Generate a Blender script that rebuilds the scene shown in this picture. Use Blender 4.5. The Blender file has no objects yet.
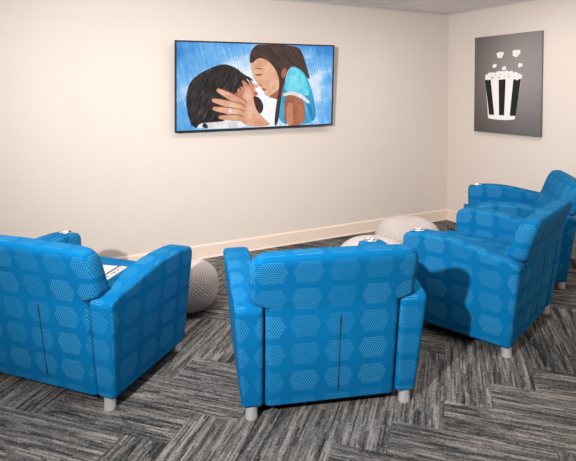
import bpy, bmesh, math, random
from mathutils import Vector, Matrix
random.seed(4)
S = bpy.context.scene
COL = S.collection
PI = math.pi

# ------------------------------------------------------------------ helpers
def link(name, mesh, mat=None, parent=None, mats=None):
    o = bpy.data.objects.new(name, mesh)
    COL.objects.link(o)
    for m in (mats or ([mat] if mat else [])):
        mesh.materials.append(m)
    if parent:
        o.parent = parent
    return o

def to_mesh(name, bm, smooth=True):
    bmesh.ops.recalc_face_normals(bm, faces=bm.faces)
    me = bpy.data.meshes.new(name)
    bm.to_mesh(me); bm.free()
    if smooth:
        for p in me.polygons: p.use_smooth = True
    return me

def wn(o):
    m = o.modifiers.new('weighted', 'WEIGHTED_NORMAL'); m.weight = 80; m.keep_sharp = True
    return o

def tag(o, label=None, cat=None, group=None, kind=None):
    if label: o['label'] = label
    if cat: o['category'] = cat
    if group: o['group'] = group
    if kind: o['kind'] = kind
    return o

def box(bm, x0, x1, y0, y1, z0, z1):
    vs = [bm.verts.new((x, y, z)) for z in (z0, z1) for (x, y) in ((x0, y0), (x1, y0), (x1, y1), (x0, y1))]
    for f in ((3, 2, 1, 0), (4, 5, 6, 7), (0, 1, 5, 4), (1, 2, 6, 5), (2, 3, 7, 6), (3, 0, 4, 7)):
        bm.faces.new([vs[i] for i in f])
    return vs

def bevel(bm, off, seg=3, ang=30):
    es = [e for e in bm.edges if len(e.link_faces) == 2 and e.calc_face_angle(0) > math.radians(ang)]
    bmesh.ops.bevel(bm, geom=es, offset=off, segments=seg, profile=.5, affect='EDGES', clamp_overlap=True)

def lathe(bm, prof, n=32, cap0=True, cap1=True):
    rings = []
    for r, z in prof:
        rings.append([bm.verts.new((r*math.cos(2*PI*k/n), r*math.sin(2*PI*k/n), z)) for k in range(n)])
    for a, b in zip(rings, rings[1:]):
        for k in range(n):
            bm.faces.new((a[k], a[(k+1) % n], b[(k+1) % n], b[k]))
    if cap0: bm.faces.new(rings[0][::-1])
    if cap1: bm.faces.new(rings[-1])

def box_uv(me):
    """planar metre UVs, picked per face by its main direction"""
    uv = me.uv_layers.new(name='UVMap')
    for p in me.polygons:
        n = p.normal; a = max(range(3), key=lambda i: abs(n[i]))
        for li in p.loop_indices:
            c = me.vertices[me.loops[li].vertex_index].co
            uv.data[li].uv = ((c.y + .083, c.z), (c.x, c.z), (c.x, c.y + .05))[a]

# ------------------------------------------------------------------ node helper
class N:
    def __init__(s, name):
        s.mat = bpy.data.materials.new(name); s.mat.use_nodes = True
        s.t = s.mat.node_tree; s.n = s.t.nodes; s.bsdf = s.n['Principled BSDF']
    def node(s, typ, **kw):
        nd = s.n.new(typ)
        for k, v in kw.items(): setattr(nd, k, v)
        return nd
    def set(s, sock, v):
        if isinstance(v, bpy.types.NodeSocket): s.t.links.new(v, sock)
        else: sock.default_value = v
    def m(s, op, a, b=None, c=None):
        nd = s.node('ShaderNodeMath', operation=op)
        for i, v in enumerate((a, b, c)):
            if v is not None: s.set(nd.inputs[i], v)
        return nd.outputs[0]
    def xyz(s, v):
        nd = s.node('ShaderNodeSeparateXYZ'); s.set(nd.inputs[0], v); return nd.outputs
    def comb(s, x, y, z=0.0):
        nd = s.node('ShaderNodeCombineXYZ')
        for i, v in enumerate((x, y, z)): s.set(nd.inputs[i], v)
        return nd.outputs[0]
    def noise(s, vec, scale, detail=2.0, rough=.5):
        nd = s.node('ShaderNodeTexNoise'); s.set(nd.inputs['Vector'], vec)
        nd.inputs['Scale'].default_value = scale; nd.inputs['Detail'].default_value = detail
        nd.inputs['Roughness'].default_value = rough
        return nd.outputs[0]
    def mix(s, f, a, b):
        nd = s.node('ShaderNodeMix', data_type='RGBA')
        s.set(nd.inputs['Factor'], f); s.set(nd.inputs['A'], a); s.set(nd.inputs['B'], b)
        return nd.outputs['Result']
    def ramp(s, f, stops):
        nd = s.node('ShaderNodeValToRGB'); s.set(nd.inputs[0], f)
        e = nd.color_ramp.elements
        while len(e) < len(stops): e.new(.5)
        for i, (p, c) in enumerate(stops): e[i].position = p; e[i].color = c
        return nd.outputs[0]
    def bump(s, h, strength=.3, dist=.01):
        nd = s.node('ShaderNodeBump'); s.set(nd.inputs['Height'], h)
        nd.inputs['Strength'].default_value = strength; nd.inputs['Distance'].default_value = dist
        s.t.links.new(nd.outputs[0], s.bsdf.inputs['Normal'])
    def base(s, c, rough=.6, metal=0, spec=.5):
        s.set(s.bsdf.inputs['Base Color'], c); s.bsdf.inputs['Roughness'].default_value = rough
        s.bsdf.inputs['Metallic'].default_value = metal
        s.bsdf.inputs['Specular IOR Level'].default_value = spec
        return s.mat
    def coord(s, which):
        return s.node('ShaderNodeTexCoord').outputs[which]


def srgb(r, g, b):
    f = lambda c: (c/255/12.92) if c/255 <= .04045 else ((c/255+.055)/1.055)**2.4
    return (f(r), f(g), f(b), 1)

# Mix node sockets by name are ambiguous for RGBA; use indices
def _mix(s, f, a, b):
    nd = s.node('ShaderNodeMix', data_type='RGBA')
    s.set(nd.inputs[0], f); s.set(nd.inputs[6], a); s.set(nd.inputs[7], b)
    return nd.outputs[2]
N.mix = _mix

# ------------------------------------------------------------------ materials
def mat_plain(name, c, rough=.6, metal=0, spec=.5, noise=0.0, nscale=40, bumpy=0):
    k = N(name)
    if noise or bumpy:
        nz = k.noise(k.coord('Object'), nscale, 4)
    if noise:
        f = k.m('MULTIPLY_ADD', nz, noise, 1-noise/2)
        nd = k.node('ShaderNodeVectorMath', operation='SCALE'); nd.inputs[0].default_value = c[:3]
        k.set(nd.inputs['Scale'], f); k.base(nd.outputs[0], rough, metal, spec)
    else:
        k.base(c, rough, metal, spec)
    if bumpy: k.bump(nz, bumpy, .004)
    return k.mat

def mat_fabric():
    k = N('hexagon_dot_upholstery')
    u, v, _ = k.xyz(k.coord('UV'))
    SX, SZ = .167, .139
    def cell(a, off, s):
        q = k.m('DIVIDE', k.m('SUBTRACT', a, off), s)
        return k.m('MULTIPLY', k.m('SUBTRACT', k.m('FRACT', k.m('ADD', q, 50.5)), .5), s), k.m('FLOOR', k.m('ADD', q, 50.5))
    px, ix = cell(u, .03, SX); pz, iz = cell(v, .184, SZ)
    ax = k.m('ABSOLUTE', px); az = k.m('ABSOLUTE', pz)
    in1 = k.m('LESS_THAN', az, .0535)
    in2 = k.m('LESS_THAN', k.m('MULTIPLY_ADD', az, .5, ax), .0735)
    hexm = k.m('MULTIPLY', in1, in2)
    # per-hexagon strength: alternating fuller and fainter hexagons
    h = k.node('ShaderNodeTexWhiteNoise', noise_dimensions='2D'); k.set(h.inputs[0], k.comb(ix, iz))
    hs = k.m('MULTIPLY_ADD', h.outputs[0], .5, .4)
    # staggered dots
    DX, DZ = .0118, .0100
    def dots(offx, offz):
        dx = k.m('MULTIPLY', k.m('SUBTRACT', k.m('FRACT', k.m('ADD', k.m('DIVIDE', u, DX), 200+offx)), .5), DX)
        dz = k.m('MULTIPLY', k.m('SUBTRACT', k.m('FRACT', k.m('ADD', k.m('DIVIDE', v, DZ*2), 200+offz)), .5), DZ*2)
        d = k.m('SQRT', k.m('ADD', k.m('MULTIPLY', dx, dx), k.m('MULTIPLY', dz, dz)))
        nd = k.node('ShaderNodeMapRange', interpolation_type='SMOOTHSTEP')
        k.set(nd.inputs[0], d); nd.inputs[1].default_value = .0014; nd.inputs[2].default_value = .0042
        nd.inputs[3].default_value = 1; nd.inputs[4].default_value = 0
        return nd.outputs[0]
    dd = k.m('MAXIMUM', dots(0, 0), dots(.5, .5))
    amt = k.m('MULTIPLY', dd, k.m('ADD', k.m('MULTIPLY', hexm, k.m('MULTIPLY', hs, .46)), .02))
    nz = k.noise(k.coord('Object'), 9, 3)
    basec = k.mix(nz, FAB_A, FAB_B)
    k.base(k.mix(amt, basec, FAB_DOT), .85, 0, .08)
    k.bump(k.m('ADD', k.noise(k.coord('Object'), 350, 2), k.m('MULTIPLY', dd, .4)), .18, .002)
    return k.mat
FAB_A = srgb(0, 92, 141); FAB_B = srgb(0, 102, 154); FAB_DOT = srgb(112, 194, 222)

def mat_carpet():
    k = N('herringbone_carpet')
    x, y, _ = k.xyz(k.coord('Object'))
    W = .231; n = 3; r2 = math.sqrt(2)*W
    yy = k.m('SUBTRACT', y, -2.633); xx = k.m('SUBTRACT', x, -2.30)
    u = k.m('DIVIDE', k.m('ADD', xx, yy), r2)
    v = k.m('DIVIDE', k.m('SUBTRACT', xx, yy), r2)
    i = k.m('FLOOR', u); j = k.m('FLOOR', v)
    kk = k.m('FLOORED_MODULO', k.m('SUBTRACT', i, j), 2*n)
    hor = k.m('LESS_THAN', kk, n-.5)
    def sel(a, b):  # hor ? a : b
        return k.m('ADD', k.m('MULTIPLY', hor, a), k.m('MULTIPLY', k.m('SUBTRACT', 1.0, hor), b))
    along = sel(u, v); across = sel(v, u)
    idx = sel(k.m('SUBTRACT', i, kk), i); idy = sel(j, k.m('ADD', j, k.m('SUBTRACT', kk, n)))
    wn_ = k.node('ShaderNodeTexWhiteNoise', noise_dimensions='3D'); k.set(wn_.inputs[0], k.comb(idx, idy, hor))
    rnd = wn_.outputs[0]
    z = k.m('MULTIPLY', rnd, 37.0)
    A = k.m('MULTIPLY', along, W); C = k.m('MULTIPLY', across, W)
    # tufted rows: narrow rows, each broken into lengths of light and dark yarn
    row = k.m('FLOOR', k.m('DIVIDE', C, .0088))
    rw = k.node('ShaderNodeTexWhiteNoise', noise_dimensions='2D'); k.set(rw.inputs[0], k.comb(row, z))
    shift = k.m('MULTIPLY', rw.outputs[0], 9.0)
    seg = k.m('FLOOR', k.m('MULTIPLY_ADD', A, 7.5, shift))
    sw = k.node('ShaderNodeTexWhiteNoise', noise_dimensions='3D'); k.set(sw.inputs[0], k.comb(row, seg, z))
    n1 = k.noise(k.comb(k.m('MULTIPLY', A, 2.2), k.m('MULTIPLY', row, .36), z), 1, 2, .6)
    n2 = k.noise(k.comb(k.m('ADD', k.m('MULTIPLY', A, 22), shift), k.m('MULTIPLY', row, 3.7), z), 1, 1, .5)
    n3 = k.noise(k.comb(k.m('MULTIPLY', A, 95), k.m('MULTIPLY', C, 150), z), 1, 2, .6)
    s = k.m('ADD', k.m('ADD', k.m('MULTIPLY', n1, .48), k.m('MULTIPLY', sw.outputs[0], .16)), k.m('ADD', k.m('MULTIPLY', n3, .38), k.m('MULTIPLY', n2, .16)))
    s = k.m('ADD', s, k.m('MULTIPLY_ADD', rnd, .06, -.03))
    c = k.ramp(s, [(.43, CAR[0]), (.53, CAR[1]), (.63, CAR[2]), (.75, CAR[3])])
    k.base(c, .95, 0, .1)
    k.bump(k.m('ADD', n3, n2), .5, .004)
    return k.mat
CAR = [srgb(34, 34, 34), srgb(68, 67, 65), srgb(105, 101, 97), srgb(147, 140, 134)]

def mat_wall(name, c):
    k = N(name)
    o = k.coord('Object')
    nz = k.noise(o, 1.2, 3)
    k.base(k.mix(nz, tuple(a*.985 for a in c[:3])+(1,), c), .7, 0, .25)
    k.bump(k.noise(o, 180, 3), .05, .002)
    return k.mat

def mat_ceiling():
    k = N('ceiling_tile')
    x, y, _ = k.xyz(k.coord('Object'))
    def seam(a, off):
        q = k.m('FRACT', k.m('DIVIDE', k.m('ADD', a, 30+off), .61))
        return k.m('LESS_THAN', q, .03)
    g = k.m('MAXIMUM', seam(x, .0), seam(y, .0))
    nz = k.noise(k.coord('Object'), 160, 3, .7)
    c = k.mix(nz, srgb(236, 231, 229), srgb(250, 246, 245))
    k.base(k.mix(g, c, srgb(232, 226, 223)), .9, 0, .1)
    k.bump(nz, .2, .003)
    return k.mat

def mat_emit(name, c, strength=1.0):
    k = N(name)
    k.set(k.bsdf.inputs['Base Color'], (.02, .02, .02, 1)); k.bsdf.inputs['Roughness'].default_value = .25
    k.set(k.bsdf.inputs['Emission Color'], c); k.bsdf.inputs['Emission Strength'].default_value = strength
    return k

FABRIC = mat_fabric()
CARPET = mat_carpet()
WALL = mat_wall('painted_wall', srgb(213, 200, 189))
CEIL = mat_ceiling()
BASEB = mat_plain('baseboard_vinyl', srgb(226, 205, 188), .55, noise=.04)
TRIMM = mat_plain('ceiling_angle_paint', srgb(196, 188, 182), .5, noise=.03)
STEEL = mat_plain('brushed_steel', (.92, .90, .88, 1), .28, .7, .5, noise=.10, nscale=90)
CHROME = mat_plain('polished_steel', (.80, .79, .77, 1), .14, 1)
BLACK = mat_plain('black_plastic', (.012, .014, .015, 1), .35, noise=.1)
ZIP = mat_plain('dark_zipper', (.010, .018, .035, 1), .6, noise=.2)
SCREENBLACK = mat_plain('screen_glass', (.005, .005, .006, 1), .12)
KNIT = mat_plain('knitted_cotton', srgb(186, 175, 170), .9, 0, .15, noise=.16, nscale=70, bumpy=.25)
PAPER = mat_plain('white_paper', srgb(238, 236, 234), .6, noise=.02)
INK = mat_plain('printed_ink', srgb(45, 46, 50), .5, noise=.3, nscale=60)
INKGREY = mat_plain('grey_print', srgb(140, 142, 146), .5, noise=.5, nscale=120)
CANVAS = mat_plain('grey_canvas', srgb(138, 130, 128), .8, 0, .2, noise=.05, nscale=120, bumpy=.1)
WHITEINK = mat_plain('white_canvas_paint', srgb(232, 226, 222), .75, 0, .2, noise=.04)
CREAMINK = mat_plain('popcorn_shade_paint', srgb(205, 192, 184), .75, 0, .2, noise=.06)
BLACKINK = mat_plain('black_canvas_paint', srgb(34, 33, 32), .75, 0, .2, noise=.1)
METALW = mat_plain('vent_enamel', srgb(226, 220, 216), .45, noise=.03)
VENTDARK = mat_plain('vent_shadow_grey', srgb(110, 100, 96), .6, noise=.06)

# ------------------------------------------------------------------ room shell (corner of the two walls at the origin)
H = 2.44
def slab(name, x0, x1, y0, y1, z0, z1, mat, label=None):
    bm = bmesh.new(); box(bm, x0, x1, y0, y1, z0, z1)
    o = link(name, to_mesh(name, bm, False), mat)
    o['kind'] = 'structure'
    return o
XL, YF = -7.2, -6.6
slab('floor', XL, .0, YF, .0, -.08, 0, CARPET)
slab('ceiling', XL, .0, YF, .0, H, H+.08, CEIL)
slab('wall_back', XL, .12, 0, .12, -.08, H+.08, WALL)
slab('wall_right', 0, .12, YF, 0, -.08, H+.08, WALL)

def board(name, horizontal, mat, prof):
    """prof: (distance from wall, z) outline swept along the wall"""
    bm = bmesh.new()
    ends = []
    for s in (0, 1):
        ring = []
        for d, z in prof:
            if horizontal: ring.append(bm.verts.new((XL if s == 0 else -.0005-d, -d, z)))
            else: ring.append(bm.verts.new((-d, (-.0005-d) if s == 0 else YF, z)))
        ends.append(ring)
    n = len(prof)
    for k in range(n):
        bm.faces.new((ends[0][k], ends[0][(k+1) % n], ends[1][(k+1) % n], ends[1][k]))
    bm.faces.new(ends[0]); bm.faces.new(ends[1][::-1])
    o = link(name, to_mesh(name, bm, False), mat); o['kind'] = 'structure'
    return o
bprof = [(.0, .0), (.017, .0), (.017, .006), (.012, .016), (.011, .112), (.006, .124), (0, .126)]
board('baseboard_back', True, BASEB, bprof)
board('baseboard_right', False, BASEB, bprof)
tprof = [(0, H-.022), (.003, H-.022), (.004, H-.004), (.024, H-.003), (.024, H), (0, H)]
board('trim_1', True, TRIMM, tprof)
board('trim_2', False, TRIMM, tprof)

# ------------------------------------------------------------------ ceiling vent (square diffuser, one corner in view)
def ceiling_vent(x1, y1):
    t = bpy.data.objects.new('ceiling_vent', None); COL.objects.link(t)
    t.location = (x1-.30, y1-.30, H-.001)
    tag(t, 'square white ceiling air vent at the top edge, near the corner', 'vent')
    def ringframe(name, r0, r1, z0, z1, mat):
        bm = bmesh.new()
        pts = [(-1, -1), (1, -1), (1, 1), (-1, 1)]
        R = []
        for r, z in ((r0, z0), (r1, z1), (r1, z1+.004), (r0, z0+.004)):
            R.append([bm.verts.new((a*r, b*r, z)) for a, b in pts])
        for q in range(4):
            for k in range(4):
                bm.faces.new((R[q][k], R[q][(k+1) % 4], R[(q+1) % 4][(k+1) % 4], R[(q+1) % 4][k]))
        return link(name, to_mesh(name, bm, False), mat, t)
    ringframe('frame', .30, .268, -.0045, -.012, METALW)
    for r in (.245, .19, .13, .07):
        ringframe('louver', r, r-.05, -.012, -.004, METALW)
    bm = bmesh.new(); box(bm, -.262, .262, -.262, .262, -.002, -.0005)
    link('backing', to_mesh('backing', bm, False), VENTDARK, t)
ceiling_vent(-1.085, -.19)

# ------------------------------------------------------------------ armchairs
L = .060
def side_profile():
    return [(-.325, L), (.322, L), (.330, .30), (.338, .575), (.334, .605), (.318, .628), (.285, .640), (.22, .647), (.15, .650), (.08, .650),
            (.0, .645), (-.08, .632), (-.16, .617), (-.24, .602), (-.31, .588), (-.36, .575), (-.383, .558), (-.383, .535), (-.345, .22)]

def arm_mesh(side, cup, cup_y):
    """side -1 = sitter's left"""
    bm = bmesh.new()
    outs = []; ins = []
    for y, z in side_profile():
        fl = (z-L)/.56; fr = (y+.35)/.70
        xo = .430 + .042*fl + .012*fl*fr
        xi = .328 + .004*fl + .006*fl*fr
        outs.append(bm.verts.new((side*xo, y, z))); ins.append(bm.verts.new((side*xi, y, z)))
    n = len(outs)
    for k in range(n):
        bm.faces.new((outs[k], outs[(k+1) % n], ins[(k+1) % n], ins[k]))
    bm.faces.new(outs); bm.faces.new(ins[::-1])
    bmesh.ops.recalc_face_normals(bm, faces=bm.faces)
    bevel(bm, .024, 4, 40)
    me = to_mesh('arm', bm)
    if cup:
        o = link('tmp', me)
        cb = bmesh.new(); lathe(cb, [(.037, .585), (.037, .75)], 32)
        co = link('tmpc', to_mesh('tmpc', cb)); co.location = (side*.402, cup_y, 0)
        md = o.modifiers.new('b', 'BOOLEAN'); md.operation = 'DIFFERENCE'; md.object = co; md.solver = 'EXACT'
        bpy.context.view_layer.update()
        dg = bpy.context.evaluated_depsgraph_get()
        me2 = bpy.data.meshes.new_from_object(o.evaluated_get(dg)); me2.name = 'arm'
        bpy.data.objects.remove(o); bpy.data.objects.remove(co)
        me = me2
        for p in me.polygons: p.use_smooth = True
    box_uv(me)
    return me

def back_mesh():
    """upholstered back: fills between the arms below, widens over the arms above, raked and rounded"""
    bm = bmesh.new()
    # z, half width, rear y, front y
    sec = [(L+.004, .322, -.318, -.20), (.20, .322, -.336, -.175), (.34, .323, -.355, -.150), (.44, .324, -.368, -.155), (.50, .325, -.376, -.190), (.535, .325, -.381, -.215),
           (.558, .326, -.386, -.235), (.572, .372, -.390, -.250), (.586, .392, -.395, -.262), (.61, .397, -.402, -.285), (.66, .399, -.416, -.306), (.72, .399, -.436, -.327), (.765, .397, -.453, -.346),
           (.785, .391, -.459, -.357), (.803, .379, -.459, -.371), (.815, .361, -.452, -.385), (.821, .336, -.440, -.396)]
    rings = []
    for z, hw, yb, yf in sec:
        r = min(.03 if z < .6 else .04, (yf-yb)*.42)
        ring = []
        for (cx, cy, a0) in ((hw-r, yf-r, 0), (-hw+r, yf-r, 90), (-hw+r, yb+r, 180), (hw-r, yb+r, 270)):
            for q in range(4):
                a = math.radians(a0+q*30)
                ring.append((cx+r*math.cos(a), cy+r*math.sin(a)))
        # extra points along the long sides so the top can crown gently
        full = []
        m = len(ring)
        for k in range(m):
            full.append(ring[k])
            if k in (3, 11):
                a, b = ring[k], ring[(k+1) % m]
                for s in range(1, 8):
                    t = s/8; full.append((a[0]+(b[0]-a[0])*t, a[1]+(b[1]-a[1])*t))
        vs = []
        for (x, y) in full:
            crown = 1-(x/.40)**2
            zz = z + (.003*crown*max(0, (z-.5)/.33))
            bulge = .010*crown*(1 if z > .12 else 0)
            yy = y - bulge*.6 if y < (yb+yf)/2 else y + bulge*1.5
            vs.append(bm.verts.new((x, yy, zz)))
        rings.append(vs)
    n = len(rings[0])
    for a, b in zip(rings, rings[1:]):
        for k in range(n):
            bm.faces.new((a[k], a[(k+1) % n], b[(k+1) % n], b[k]))
    bm.faces.new(rings[0][::-1]); bm.faces.new(rings[-1])
    bmesh.ops.recalc_face_normals(bm, faces=bm.faces)
    for e in bm.edges:
        if len(e.link_faces) == 2 and e.calc_face_angle(0) > math.radians(60): e.smooth = False
    me = to_mesh('backrest', bm)
    box_uv(me)
    return me

def rear_y(z, x=0):
    pts = [(.064, -.318), (.20, -.336), (.34, -.355), (.44, -.368), (.50, -.376), (.535, -.381)]
    for (z0, y0), (z1, y1) in zip(pts, pts[1:]):
        if z <= z1: break
    return y0+(y1-y0)*(z-z0)/(z1-z0) - .006*(1-(x/.40)**2)*(1 if z > .12 else 0)

def soft_box(name, x0, x1, y0, y1, z0, z1, r, crown=0.0, seg=4):
    bm = bmesh.new(); box(bm, x0, x1, y0, y1, z0, z1)
    bevel(bm, r, seg, 10)
    me = to_mesh(name, bm)
    if crown:
        for v in me.vertices:
            if v.co.z > z1-.5*r: v.co.z += crown*(1-((v.co.x-(x0+x1)/2)/((x1-x0)/2))**2)
    box_uv(me)
    return me

BACK = back_mesh()
SEAT = soft_box('seat', -.323, .323, -.19, .385, .285, .470, .035)
RAIL = soft_box('front_rail', -.324, .324, -.30, .318, L+.004, .283, .012, seg=2)
def leg_mesh():
    bm = bmesh.new()
    lathe(bm, [(.0255, .0), (.0285, .002), (.0295, .006), (.0285, .014), (.0275, .066), (.0275, .074)], 28)
    return to_mesh('leg', bm)
LEG = leg_mesh()
def cup_mesh():
    bm = bmesh.new()
    lathe(bm, [(.034, -.042), (.0355, -.004), (.0395, .002), (.0415, .004), (.0400, .0065), (.0350, .0065), (.0325, .002), (.0310, -.036), (.001, -.036)], 36, True, True)
    return to_mesh('cup_holder', bm)
CUP = cup_mesh()
def zip_mesh():
    bm = bmesh.new()
    x0 = .03
    zs = [.10+.0135*k for k in range(30)]   # a row of small stitches down the closed opening
    for z in zs:
        if z > .478: break
        w = .0015
        y = rear_y(z+.004, x0)
        box(bm, x0-w, x0+w, y-.0030, y+.004, z, z+.0105)
    # the upper end gapes open a little
    for k in range(6):
        z = .43+.012*k; w = (.0018, .0022, .0028, .0030, .0024, .0016)[k]; y = rear_y(z+.006, x0)
        box(bm, x0-w, x0+w, y-.0034, y+.004, z, z+.0125)
    return to_mesh('zipper', bm, False)
ZIPM = zip_mesh()
ARMS = {}
def arm(side, cup):
    if (side, cup) not in ARMS: ARMS[(side, cup)] = arm_mesh(side, cup, .262)
    return ARMS[(side, cup)]

def armchair(x, y, th, cup_side, label):
    t = bpy.data.objects.new('armchair', None); COL.objects.link(t)
    t.location = (x, y, 0); t.rotation_euler = (0, 0, th)
    tag(t, label, 'armchair', 'blue dotted armchairs facing the television')
    b = wn(link('backrest', BACK, None, t))
    z = link('zipper', ZIPM, None, b)
    for s in (-1, 1):
        wn(link('arm', arm(s, s == cup_side), None, t))
    wn(link('seat', SEAT, None, t)); wn(link('front_rail', RAIL, None, t))
    for lx, ly in ((-.382, -.293), (.382, -.293), (-.382, .295), (.382, .295)):
        l = link('leg', LEG, None, t); l.location = (lx, ly, 0)
    c = link('cup_holder', CUP, None, t); c.location = (cup_side*.402, .262, .6415)
    c.rotation_euler = (math.radians(-3.5), 0, 0); c['label'] = 'silver cup holder'
    return t
for me, m in ((BACK, FABRIC), (SEAT, FABRIC), (RAIL, FABRIC), (LEG, STEEL), (CUP, CHROME), (ZIPM, ZIP)):
    me.materials.append(m)
for s in (-1, 1):
    for c in (False, True):
        a = arm(s, c); a.materials.clear(); a.materials.append(FABRIC)

CH = [(-4.160, -1.445, -.826, -1, 'blue dotted armchair at the left edge with white papers on its seat'),
      (-3.082, -2.143, -.302, 1, 'blue dotted armchair in the centre, its back and dark zipper turned to the viewer'),
      (-1.742, -2.074, .361, -1, "blue dotted armchair right of centre with a dark shadow across its left side"),
      (-.722, -1.500, .825, 1, 'blue dotted armchair farthest back, below the popcorn canvas against the right wall')]
for c in CH: armchair(*c)

# ------------------------------------------------------------------ papers on the left chair's seat
def papers():
    cx, cy, th = CH[0][:3]
    t = bpy.data.objects.new('magazine', None); COL.objects.link(t)
    lx, ly, la = -.027, .112, math.radians(7)
    t.location = (cx+lx*math.cos(th)-ly*math.sin(th), cy+lx*math.sin(th)+ly*math.cos(th), .4705)
    t.rotation_euler = (0, 0, th+la)
    tag(t, 'white magazine with dark print lying on the left armchair seat', 'magazine')
    bm = bmesh.new(); box(bm, -.108, .108, -.14, .14, 0, .006)
    link('pages', to_mesh('pages', bm, False), PAPER, t)
    bm = bmesh.new()
    vs = box(bm, .048, .060, -.137, .137, .0062, .0072)
    for k in range(12):
        y = -.12+.021*k
        box(bm, .076, .080+.018*((k*7) % 5)/5, y, y+.009, .0062, .0070)
    o = link('print', to_mesh('print', bm, False), INK, t)
    bm = bmesh.new(); box(bm, -.095, .03, -.125, -.03, .0062, .0068)
    link('photograph', to_mesh('photograph', bm, False), INKGREY, t)
papers()

# ------------------------------------------------------------------ knitted poufs (stitches are real bumps)
def pouf_mesh(R, HH):
    rows, st, sub = 26, 52, 6
    nu, nv = st*sub, rows*sub
    bm = bmesh.new(); rings = []
    p = 2.5
    # heights spaced evenly along the outline so every course of stitches is as tall as the next
    fine = []
    for q in range(2001):
        a = PI*(q/2000-.5); ca, sa = math.cos(a), math.sin(a)
        fine.append((R*abs(ca)**(2/p), HH/2+HH/2*math.copysign(abs(sa)**(2/p), sa), ca, sa))
    acc = [0]
    for f0, f1 in zip(fine, fine[1:]): acc.append(acc[-1]+math.hypot(f1[0]-f0[0], f1[1]-f0[1]))
    qi = 0
    for j in range(1, nv):
        goal = acc[-1]*j/nv
        while acc[qi] < goal: qi += 1
        r, z, ca, sa = fine[qi]
        ring = []
        for i in range(nu):
            fi = i/sub; fj = j/sub
            # open stitches in staggered rows: deep holes between raised yarn
            h = abs(math.cos(PI*(fi+fj))*math.cos(PI*(fi-fj)))
            k = (.005-.032*h*h*h)*min(1, r/(R*.6))
            ang = 2*PI*i/nu
            nr = (r+k*abs(ca)); nz = z+k*sa
            ring.append(bm.verts.new((nr*math.cos(ang), nr*math.sin(ang), max(0, nz))))
        rings.append(ring)
    for a, b in zip(rings, rings[1:]):
        for i in range(nu):
            bm.faces.new((a[i], a[(i+1) % nu], b[(i+1) % nu], b[i]))
    bm.faces.new(rings[0][::-1]); bm.faces.new(rings[-1])
    me = to_mesh('pouf', bm)
    me.materials.append(KNIT)
    return me
PM = pouf_mesh(.29, .40); PS = pouf_mesh(.212, .335)
for (pm, x, y, rz, lab) in ((PS, -3.452, -.985, .2, 'round white knitted pouf in front of the left armchair'),
                        (PM, -1.424, -.958, 1.1, 'round white knitted pouf farthest back, near the corner'),
                        (PM, -2.08, -1.33, 2.0, 'round white knitted pouf mostly hidden behind the centre armchair')):
    o = link('pouf', pm); o.location = (x, y, 0); o.rotation_euler = (0, 0, rz)
    tag(o, lab, 'pouf', 'knitted poufs between the armchairs')

# ------------------------------------------------------------------ flat artwork helper
def smooth_poly(pts, it=2):
    """Chaikin corner cutting of a closed outline"""
    for _ in range(it):
        q = []
        for k in range(len(pts)):
            a, b = pts[k], pts[(k+1) % len(pts)]
            q += [(a[0]*.75+b[0]*.25, a[1]*.75+b[1]*.25), (a[0]*.25+b[0]*.75, a[1]*.25+b[1]*.75)]
        pts = q
    return pts

class Art:
    """layers of flat outlines in the x/z plane of a panel, facing -y"""
    def __init__(s): s.bm = bmesh.new(); s.uv = s.bm.loops.layers.uv.new('UVMap'); s.k = 0
    def add(s, pts, mi, it=2, f=None, sc=.0005):
        s.k += 1
        pts = smooth_poly(pts, it) if it else pts
        vs = [s.bm.verts.new((f(p)[0], -s.k*sc, f(p)[1])) for p in pts]
        fc = s.bm.faces.new(vs); fc.material_index = mi
        fc.normal_update()
        if fc.normal.y > 0: fc.normal_flip()
        for lp in fc.loops: pass
        return fc
    def done(s, name, mats, parent):
        r = bmesh.ops.triangulate(s.bm, faces=s.bm.faces[:])
        me = bpy.data.meshes.new(name); s.bm.to_mesh(me); s.bm.free()
        return link(name, me, None, parent, mats=mats)

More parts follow.
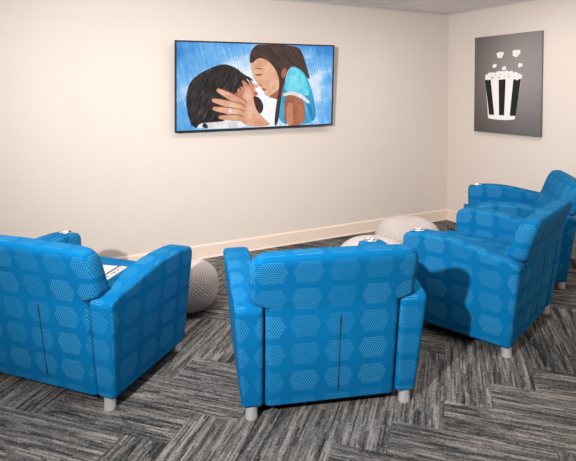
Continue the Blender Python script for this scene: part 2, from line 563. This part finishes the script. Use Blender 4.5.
# ------------------------------------------------------------------ television
TW, TH = 1.617, .809
def television():
    t = bpy.data.objects.new('television', None); COL.objects.link(t)
    t.matrix_world = Matrix()
    yaw, tilt, roll = .0134, .0631, .0098
    X = Vector((math.cos(yaw), -math.sin(yaw), 0)); Nn = Vector((-math.sin(yaw), -math.cos(yaw), 0))
    up = Vector((0, 0, 1))*math.cos(tilt)+Nn*math.sin(tilt)
    A = X*math.cos(roll)+up*math.sin(roll); B = -X*math.sin(roll)+up*math.cos(roll); F = A.cross(B)  # F towards viewer
    M = Matrix(((A.x, -F.x, B.x), (A.y, -F.y, B.y), (A.z, -F.z, B.z))).to_4x4()
    M.translation = Vector((-2.4832, -.100, 1.5848))
    t.location = M.translation; t.rotation_euler = M.to_euler()
    tag(t, 'flat black wall television showing two people face to face in the rain', 'television')
    bz = .014
    # bezel ring + body behind
    bm = bmesh.new()
    o_, i_ = (TW/2, TH/2), (TW/2-bz, TH/2-bz)
    R = []
    for (a, b), y in (((o_[0], o_[1]), .022), ((o_[0], o_[1]), 0), (i_, 0), (i_, .006)):
        R.append([bm.verts.new((sx*a, y, sz*b)) for sx, sz in ((-1, -1), (1, -1), (1, 1), (-1, 1))])
    for p, q in zip(R, R[1:]):
        for k in range(4): bm.faces.new((p[k], p[(k+1) % 4], q[(k+1) % 4], q[k]))
    link('bezel', to_mesh('bezel', bm, False), BLACK, t)
    bm = bmesh.new(); box(bm, -TW/2+.004, TW/2-.004, .0065, .030, -TH/2+.004, TH/2-.004)
    box(bm, -.45, .45, .030, .048, -.28, .28); bevel(bm, .004, 2)
    link('rear_housing', to_mesh('rear_housing', bm), BLACK, t)
    bm = bmesh.new(); box(bm, -.22, .22, .048, .064, -.17, -.12); box(bm, -.22, .22, .048, .064, .02, .05); box(bm, -.10, .10, .060, .080, -.05, .04)
    link('wall_bracket', to_mesh('wall_bracket', bm), BLACK, t)
    # screen picture: generic rainy scene of two people face to face
    e = 1.0
    bgk = N('screen_rain_sky')
    gx, gy, gz = bgk.xyz(bgk.coord('Object'))
    cl = bgk.noise(bgk.comb(bgk.m('MULTIPLY', gx, 2.2), bgk.m('MULTIPLY', bgk.m('ADD', gz, bgk.m('MULTIPLY', gx, -.25)), 4.5)), 1, 4, .6)
    # bright cloud around the middle and lower left, deeper blue in the upper corners
    dx = bgk.m('ADD', gx, .02); dz = bgk.m('ADD', gz, .10)
    rr = bgk.m('SQRT', bgk.m('ADD', bgk.m('MULTIPLY', bgk.m('MULTIPLY', dx, dx), 1.1), bgk.m('MULTIPLY', bgk.m('MULTIPLY', dz, dz), 3.0)))
    slant = bgk.m('ADD', gx, bgk.m('MULTIPLY', gz, .30))
    rain = bgk.noise(bgk.comb(bgk.m('MULTIPLY', slant, 70), bgk.m('MULTIPLY', gz, 4)), 1, 1)
    val = bgk.m('ADD', bgk.m('ADD', bgk.m('MULTIPLY', rr, .85), bgk.m('MULTIPLY', bgk.m('SUBTRACT', .5, cl), 1.0)), bgk.m('MULTIPLY_ADD', bgk.m('SUBTRACT', .5, rain), .45, -.16))
    cc = bgk.ramp(val, [(.10, srgb(252, 253, 255)), (.32, srgb(198, 224, 247)), (.50, srgb(112, 182, 238)), (.82, srgb(30, 130, 208))])
    bgk.set(bgk.bsdf.inputs['Base Color'], (.01, .01, .01, 1)); bgk.bsdf.inputs['Roughness'].default_value = .3
    bgk.set(bgk.bsdf.inputs['Emission Color'], cc); bgk.bsdf.inputs['Emission Strength'].default_value = e
    def streaky(name, c0, c1, dirx, dirz, sc=60, lo=.35, hi=.7):
        k = N(name); x, y, z = k.xyz(k.coord('Object'))
        a = k.m('ADD', k.m('MULTIPLY', x, dirz), k.m('MULTIPLY', z, -dirx)); b = k.m('ADD', k.m('MULTIPLY', x, dirx), k.m('MULTIPLY', z, dirz))
        nz = k.noise(k.comb(k.m('MULTIPLY', a, sc), k.m('MULTIPLY', b, sc*.1)), 1, 3, .6)
        c = k.ramp(nz, [(lo, c0), (hi, c1)])
        k.set(k.bsdf.inputs['Base Color'], (.01, .01, .01, 1)); k.bsdf.inputs['Roughness'].default_value = .3
        k.set(k.bsdf.inputs['Emission Color'], c); k.bsdf.inputs['Emission Strength'].default_value = e
        return k.mat
    def flat(name, c0, c1, sc=9):
        k = N(name); nz = k.noise(k.coord('Object'), sc, 3, .6); c = k.ramp(nz, [(.35, c0), (.65, c1)])
        k.set(k.bsdf.inputs['Base Color'], (.01, .01, .01, 1)); k.bsdf.inputs['Roughness'].default_value = .3
        k.set(k.bsdf.inputs['Emission Color'], c); k.bsdf.inputs['Emission Strength'].default_value = e
        return k.mat
    mats = [bgk.mat,                                                              # 0
            streaky('screen_dark_hair', srgb(14, 10, 12), srgb(110, 92, 86), .45, .9, 75, .48, .84),   # 1
            streaky('screen_brown_hair', srgb(24, 14, 14), srgb(98, 62, 50), .75, -.65, 50, .35, .78),  # 2
            flat('screen_skin', srgb(214, 150, 118), srgb(238, 190, 160), 7),     # 3
            flat('screen_skin_deep', srgb(150, 84, 58), srgb(186, 112, 82), 8),   # 4
            streaky('screen_blue_cloth', srgb(0, 88, 168), srgb(50, 190, 226), .35, -.93, 16, .32, .66),   # 5
            flat('screen_white_cloth', srgb(214, 206, 208), srgb(245, 242, 244), 10),   # 6
            flat('screen_dark_line', srgb(46, 22, 20), srgb(70, 34, 28), 20),     # 7
            flat('screen_lips', srgb(176, 84, 78), srgb(196, 100, 92), 10),       # 8
            flat('screen_pale_light', srgb(236, 244, 252), srgb(255, 255, 255), 6),  # 9
            flat('screen_cloth_light', srgb(60, 196, 226), srgb(130, 226, 240), 9),  # 10
            flat('screen_skin_mid', srgb(188, 122, 92), srgb(214, 150, 118), 8)]   # 11
    a = Art()
    W2, H2 = TW-2*bz, TH-2*bz
    # outlines are given on a 0..534 x 0..299 grid of the picture
    f = lambda p: ((p[0]/498-.5)*W2, (.5-p[1]/270)*H2)
    a.add([(0, 0), (498, 0), (498, 270), (0, 270)], 0, 0, f)
    # coordinates below are local to the picture, x to the right, y down
    a.add([(228, 96), (300, 150), (318, 268), (214, 268), (226, 200)], 9, 2, f)               # bright gap between the two
    # man: hair, face, beard, collar
    a.add([(200, 110), (216, 122), (232, 128), (237, 138), (232, 148), (238, 158), (236, 172), (232, 200), (200, 232), (150, 236), (140, 150), (170, 110)], 11, 2, f)   # face
    a.add([(236, 128), (246, 133), (240, 142), (228, 142)], 3, 1, f)                            # nose
    a.add([(234, 150), (242, 156), (243, 164), (235, 168), (228, 160)], 8, 1, f)
    a.add([(236, 166), (252, 178), (262, 200), (258, 222), (242, 230), (224, 218), (216, 190), (226, 172)], 7, 2, f)    # beard
    a.add([(104, 74), (132, 64), (160, 70), (184, 84), (200, 104), (206, 124), (196, 116), (186, 118), (196, 140), (184, 134), (176, 150), (166, 168),
           (158, 186), (150, 214), (146, 240), (120, 252), (96, 250), (84, 262), (64, 258), (52, 266), (36, 240), (28, 200), (26, 160), (38, 118), (68, 92)], 1, 2, f)
    for (x0, y0, x1, y1, w) in ((176, 96, 196, 136, 5), (188, 92, 214, 132, 5), (196, 98, 224, 124, 4), (160, 110, 178, 160, 6), (170, 100, 188, 148, 4),
                                (40, 200, 56, 262, 6), (32, 210, 44, 258, 4), (70, 230, 84, 266, 5), (110, 236, 96, 258, 5), (206, 104, 228, 118, 3)):
        a.add([(x0-w, y0), (x0+w, y0-2), ((x0+x1)/2+w*.9, (y0+y1)/2-2), (x1+1, y1), (x1-1, y1+2), ((x0+x1)/2-w*.5, (y0+y1)/2+2)], 1, 2, f)
    a.add([(196, 108), (208, 116), (216, 127), (204, 125)], 7, 1, f)                            # brow
    a.add([(56, 268), (64, 250), (96, 248), (140, 246), (210, 252), (232, 268)], 6, 1, f)      # collar
    a.add([(70, 258), (80, 246), (92, 262), (84, 268)], 1, 1, f)
    # woman: neck and face, hair, sleeve, arm
    a.add([(214, 52), (222, 84), (224, 100), (230, 112), (240, 128), (250, 132), (252, 144), (262, 150), (262, 160), (272, 172), (296, 160), (316, 136), (330, 112), (336, 60), (300, 20), (240, 20)], 3, 2, f)
    a.add([(240, 126), (256, 128), (258, 138), (248, 138)], 11, 1, f)
    a.add([(252, 142), (266, 142), (270, 150), (258, 152)], 8, 1, f)
    a.add([(270, 172), (300, 156), (318, 136), (334, 110), (326, 180), (312, 190), (310, 180)], 4, 2, f)   # neck shadow side
    a.add([(230, 96), (244, 97), (258, 96), (250, 101), (238, 101)], 7, 1, f)                   # eye
    a.add([(226, 80), (244, 75), (262, 83), (244, 79)], 7, 1, f)                                # brow
    a.add([(214, 60), (216, 26), (232, 4), (246, 0), (372, 0), (392, 30), (404, 70), (420, 118), (400, 104), (372, 72), (350, 70), (336, 92), (330, 126),
           (320, 150), (318, 200), (308, 268), (296, 268), (302, 200), (312, 140), (310, 108), (300, 84), (284, 62), (262, 46), (240, 44), (224, 62)], 2, 2, f)
    a.add([(322, 78), (338, 76), (334, 104), (322, 112), (316, 96)], 4, 2, f)                   # ear
    a.add([(300, 16), (330, 22), (356, 44), (330, 36)], 7, 2, f)
    a.add([(346, 72), (376, 74), (400, 96), (420, 134), (436, 190), (446, 268), (310, 268), (316, 200), (328, 130)], 5, 2, f)    # blouse
    a.add([(344, 76), (372, 74), (396, 96), (412, 140), (416, 176), (380, 158), (330, 156), (332, 116)], 10, 2, f)
    a.add([(324, 160), (352, 152), (392, 164), (418, 190), (416, 200), (390, 178), (350, 164), (326, 172)], 6, 2, f)    # sleeve edge
    a.add([(330, 172), (352, 164), (388, 178), (404, 202), (402, 270), (328, 270)], 4, 1, f)
    a.add([(336, 190), (356, 178), (384, 188), (396, 214), (392, 270), (332, 270)], 4, 1, f)    # upper arm
    a.add([(338, 196), (352, 188), (362, 215), (360, 270), (338, 270)], 11, 2, f)
    # her hand on his cheek
    a.add([(206, 128), (222, 150), (230, 186), (238, 216), (272, 250), (290, 268), (210, 268), (188, 246), (160, 220), (168, 178), (196, 174)], 3, 2, f)
    for (x0, y0, x1, y1, w0, w1) in ((206, 196, 118, 146, 13, 8), (204, 208, 104, 178, 13, 8), (200, 224, 106, 204, 12, 8), (196, 240, 124, 232, 11, 7)):
        dxx, dyy = x1-x0, y1-y0; ll = math.hypot(dxx, dyy); nx, ny = -dyy/ll, dxx/ll
        a.add([(x0+nx*(w0+4), y0+ny*(w0+4)), (x1+nx*(w1+1), y1+ny*(w1+1)), (x1+dxx/ll*5, y1+dyy/ll*5), (x1-nx*w1, y1-ny*w1), (x0-nx*w0, y0-ny*w0)], 4, 2, f)
        a.add([(x0+nx*w0, y0+ny*w0), (x1+nx*(w1-2), y1+ny*(w1-2)), (x1+dxx/ll*3, y1+dyy/ll*3), (x1-nx*w1, y1-ny*w1), (x0-nx*w0, y0-ny*w0)], 3, 2, f)
    a.add([(150, 206), (160, 204), (160, 220), (151, 220)], 6, 1, f)                           # ring
    s = a.done('screen', mats, t)
    s.location = (0, .0055+.0005*40*0, 0)
    s['label'] = 'lit screen picture of two people'
    return s
scr = television()
# whole stack of picture layers sits inside the bezel's depth
scr.scale = (1, .15, 1)

# ------------------------------------------------------------------ popcorn canvas
def canvas():
    cw, chh = .809, 1.028
    t = bpy.data.objects.new('canvas_print', None); COL.objects.link(t)
    # local x runs left to right as seen in the room, local -y faces the room
    t.location = (-.0004, -.8385, 1.603); t.rotation_euler = (0, 0, -PI/2)
    tag(t, 'grey canvas with a black and white popcorn bucket on the right wall', 'picture')
    bm = bmesh.new(); box(bm, -cw/2, cw/2, -.040, 0, -chh/2, chh/2); bevel(bm, .004, 2)
    link('canvas', to_mesh('canvas', bm), CANVAS, t)
    a = Art()
    # grid measured on the print: 0..251 across, 0..380 down
    f = lambda p: ((p[0]/251-.5)*cw, (.5-p[1]/380)*chh)
    a.add([(46, 168), (186, 164), (163, 322), (132, 327), (90, 327), (60, 324)], 0, 0, f)           # white bucket
    def stripe(x0, x1, x2, x3, yb): a.add([(x0, 172), (x1, 170), (x2, yb), (x3, yb+1)], 1, 0, f)
    stripe(45, 68, 84, 63, 309); stripe(100, 127, 123, 103, 309); stripe(156, 184, 166, 144, 309)
    rnd = random.Random(3)
    def kernel(x, y, r, mi=0):
        n = 9; ph = rnd.random()*6
        pts = [(x+r*(1+.22*math.sin(3*q*2*PI/n+ph))*math.cos(q*2*PI/n)*1.05, y+r*(1+.22*math.sin(3*q*2*PI/n+ph))*math.sin(q*2*PI/n)) for q in range(n)]
        a.add(pts, mi, 2, f)
    for x, y, r in ((54, 160, 10), (68, 152, 11), (84, 154, 11), (100, 148, 11), (116, 150, 12), (133, 149, 11), (148, 152, 12), (163, 154, 10), (177, 160, 10),
                    (62, 164, 9), (92, 163, 10), (112, 163, 9), (130, 164, 10), (152, 165, 10), (170, 166, 9)):
        kernel(x, y, r)
    for x, y in ((66, 158), (88, 154), (108, 152), (122, 160), (140, 155), (160, 162), (98, 164), (174, 158)):
        kernel(x, y, 3, 2)
    for x, y, r in ((105, 76, 13), (166, 74, 14), (83, 118, 8), (121, 129, 8), (180, 120, 8)):
        kernel(x, y, r); kernel(x+r*.55, y-r*.3, r*.55); kernel(x-r*.4, y+r*.45, r*.5)
        kernel(x+1, y+1, r*.24, 2)
    o = a.done('popcorn_print', [WHITEINK, BLACKINK, CREAMINK], t)
    o.location = (0, -.0401, 0); o.scale = (1, .1, 1)
canvas()

# ------------------------------------------------------------------ light
def point(name, loc, power, r, c=(1, 1, 1)):
    l = bpy.data.lights.new(name, 'POINT'); l.energy = power; l.shadow_soft_size = r; l.color = c
    o = bpy.data.objects.new(name, l); o.location = loc; COL.objects.link(o); return o
def area(name, loc, sx, sy, power, c=(1, 1, 1)):
    l = bpy.data.lights.new(name, 'AREA'); l.shape = 'RECTANGLE'; l.size = sx; l.size_y = sy; l.energy = power; l.color = c
    o = bpy.data.objects.new(name, l); o.location = loc; COL.objects.link(o); return o
def spot(name, loc, aim, power, ang, r, c):
    l = bpy.data.lights.new(name, 'SPOT'); l.energy = power; l.shadow_soft_size = r; l.color = c
    l.spot_size = math.radians(ang); l.spot_blend = 1.0
    o = bpy.data.objects.new(name, l); o.location = loc; COL.objects.link(o)
    o.rotation_euler = (Vector(aim)-Vector(loc)).to_track_quat('-Z', 'Y').to_euler(); return o
spot('flash_lamp', (-5.6, -4.0, 2.12), (-1.2, -.3, 1.75), 980, 106, .05, (.97, .98, 1))
for x, y, e in ((-1.3, -1.5, 20), (-3.0, -1.5, 20), (-4.9, -1.5, 20), (-1.2, -4.6, 34), (-3.4, -4.6, 9)):
    area('added_fill_light', (x, y, H-.02), 1.2, .6, e, (1, .94, .89))  # unseen area lights under the ceiling, added as ambient and front fill

w = bpy.data.worlds.new('World'); S.world = w; w.use_nodes = True
w.node_tree.nodes['Background'].inputs[0].default_value = (1, .98, .96, 1)
w.node_tree.nodes['Background'].inputs[1].default_value = .08

# ------------------------------------------------------------------ camera
cam = bpy.data.cameras.new('camera'); co = bpy.data.objects.new('camera', cam); COL.objects.link(co)
yaw, pitch, roll = .4797, -.0319, -.0009
fw = Vector((math.sin(yaw)*math.cos(pitch), math.cos(yaw)*math.cos(pitch), math.sin(pitch)))
r = Vector((math.cos(yaw), -math.sin(yaw), 0)); u = r.cross(fw)
r2 = r*math.cos(roll)+u*math.sin(roll); u2 = -r*math.sin(roll)+u*math.cos(roll)
M = Matrix(((r2.x, u2.x, -fw.x), (r2.y, u2.y, -fw.y), (r2.z, u2.z, -fw.z))).to_4x4()
M.translation = Vector((-4.4749, -4.4947, 1.5584))
co.matrix_world = M
cam.sensor_width = 36; cam.sensor_fit = 'HORIZONTAL'; cam.lens = 511.05*36/576
cam.shift_y = -(230.5-105.09)/576
S.camera = co
S.view_settings.view_transform = 'Standard'; S.view_settings.look = 'None'
S.view_settings.exposure = 0; S.view_settings.gamma = 1; S.view_settings.use_curve_mapping = False
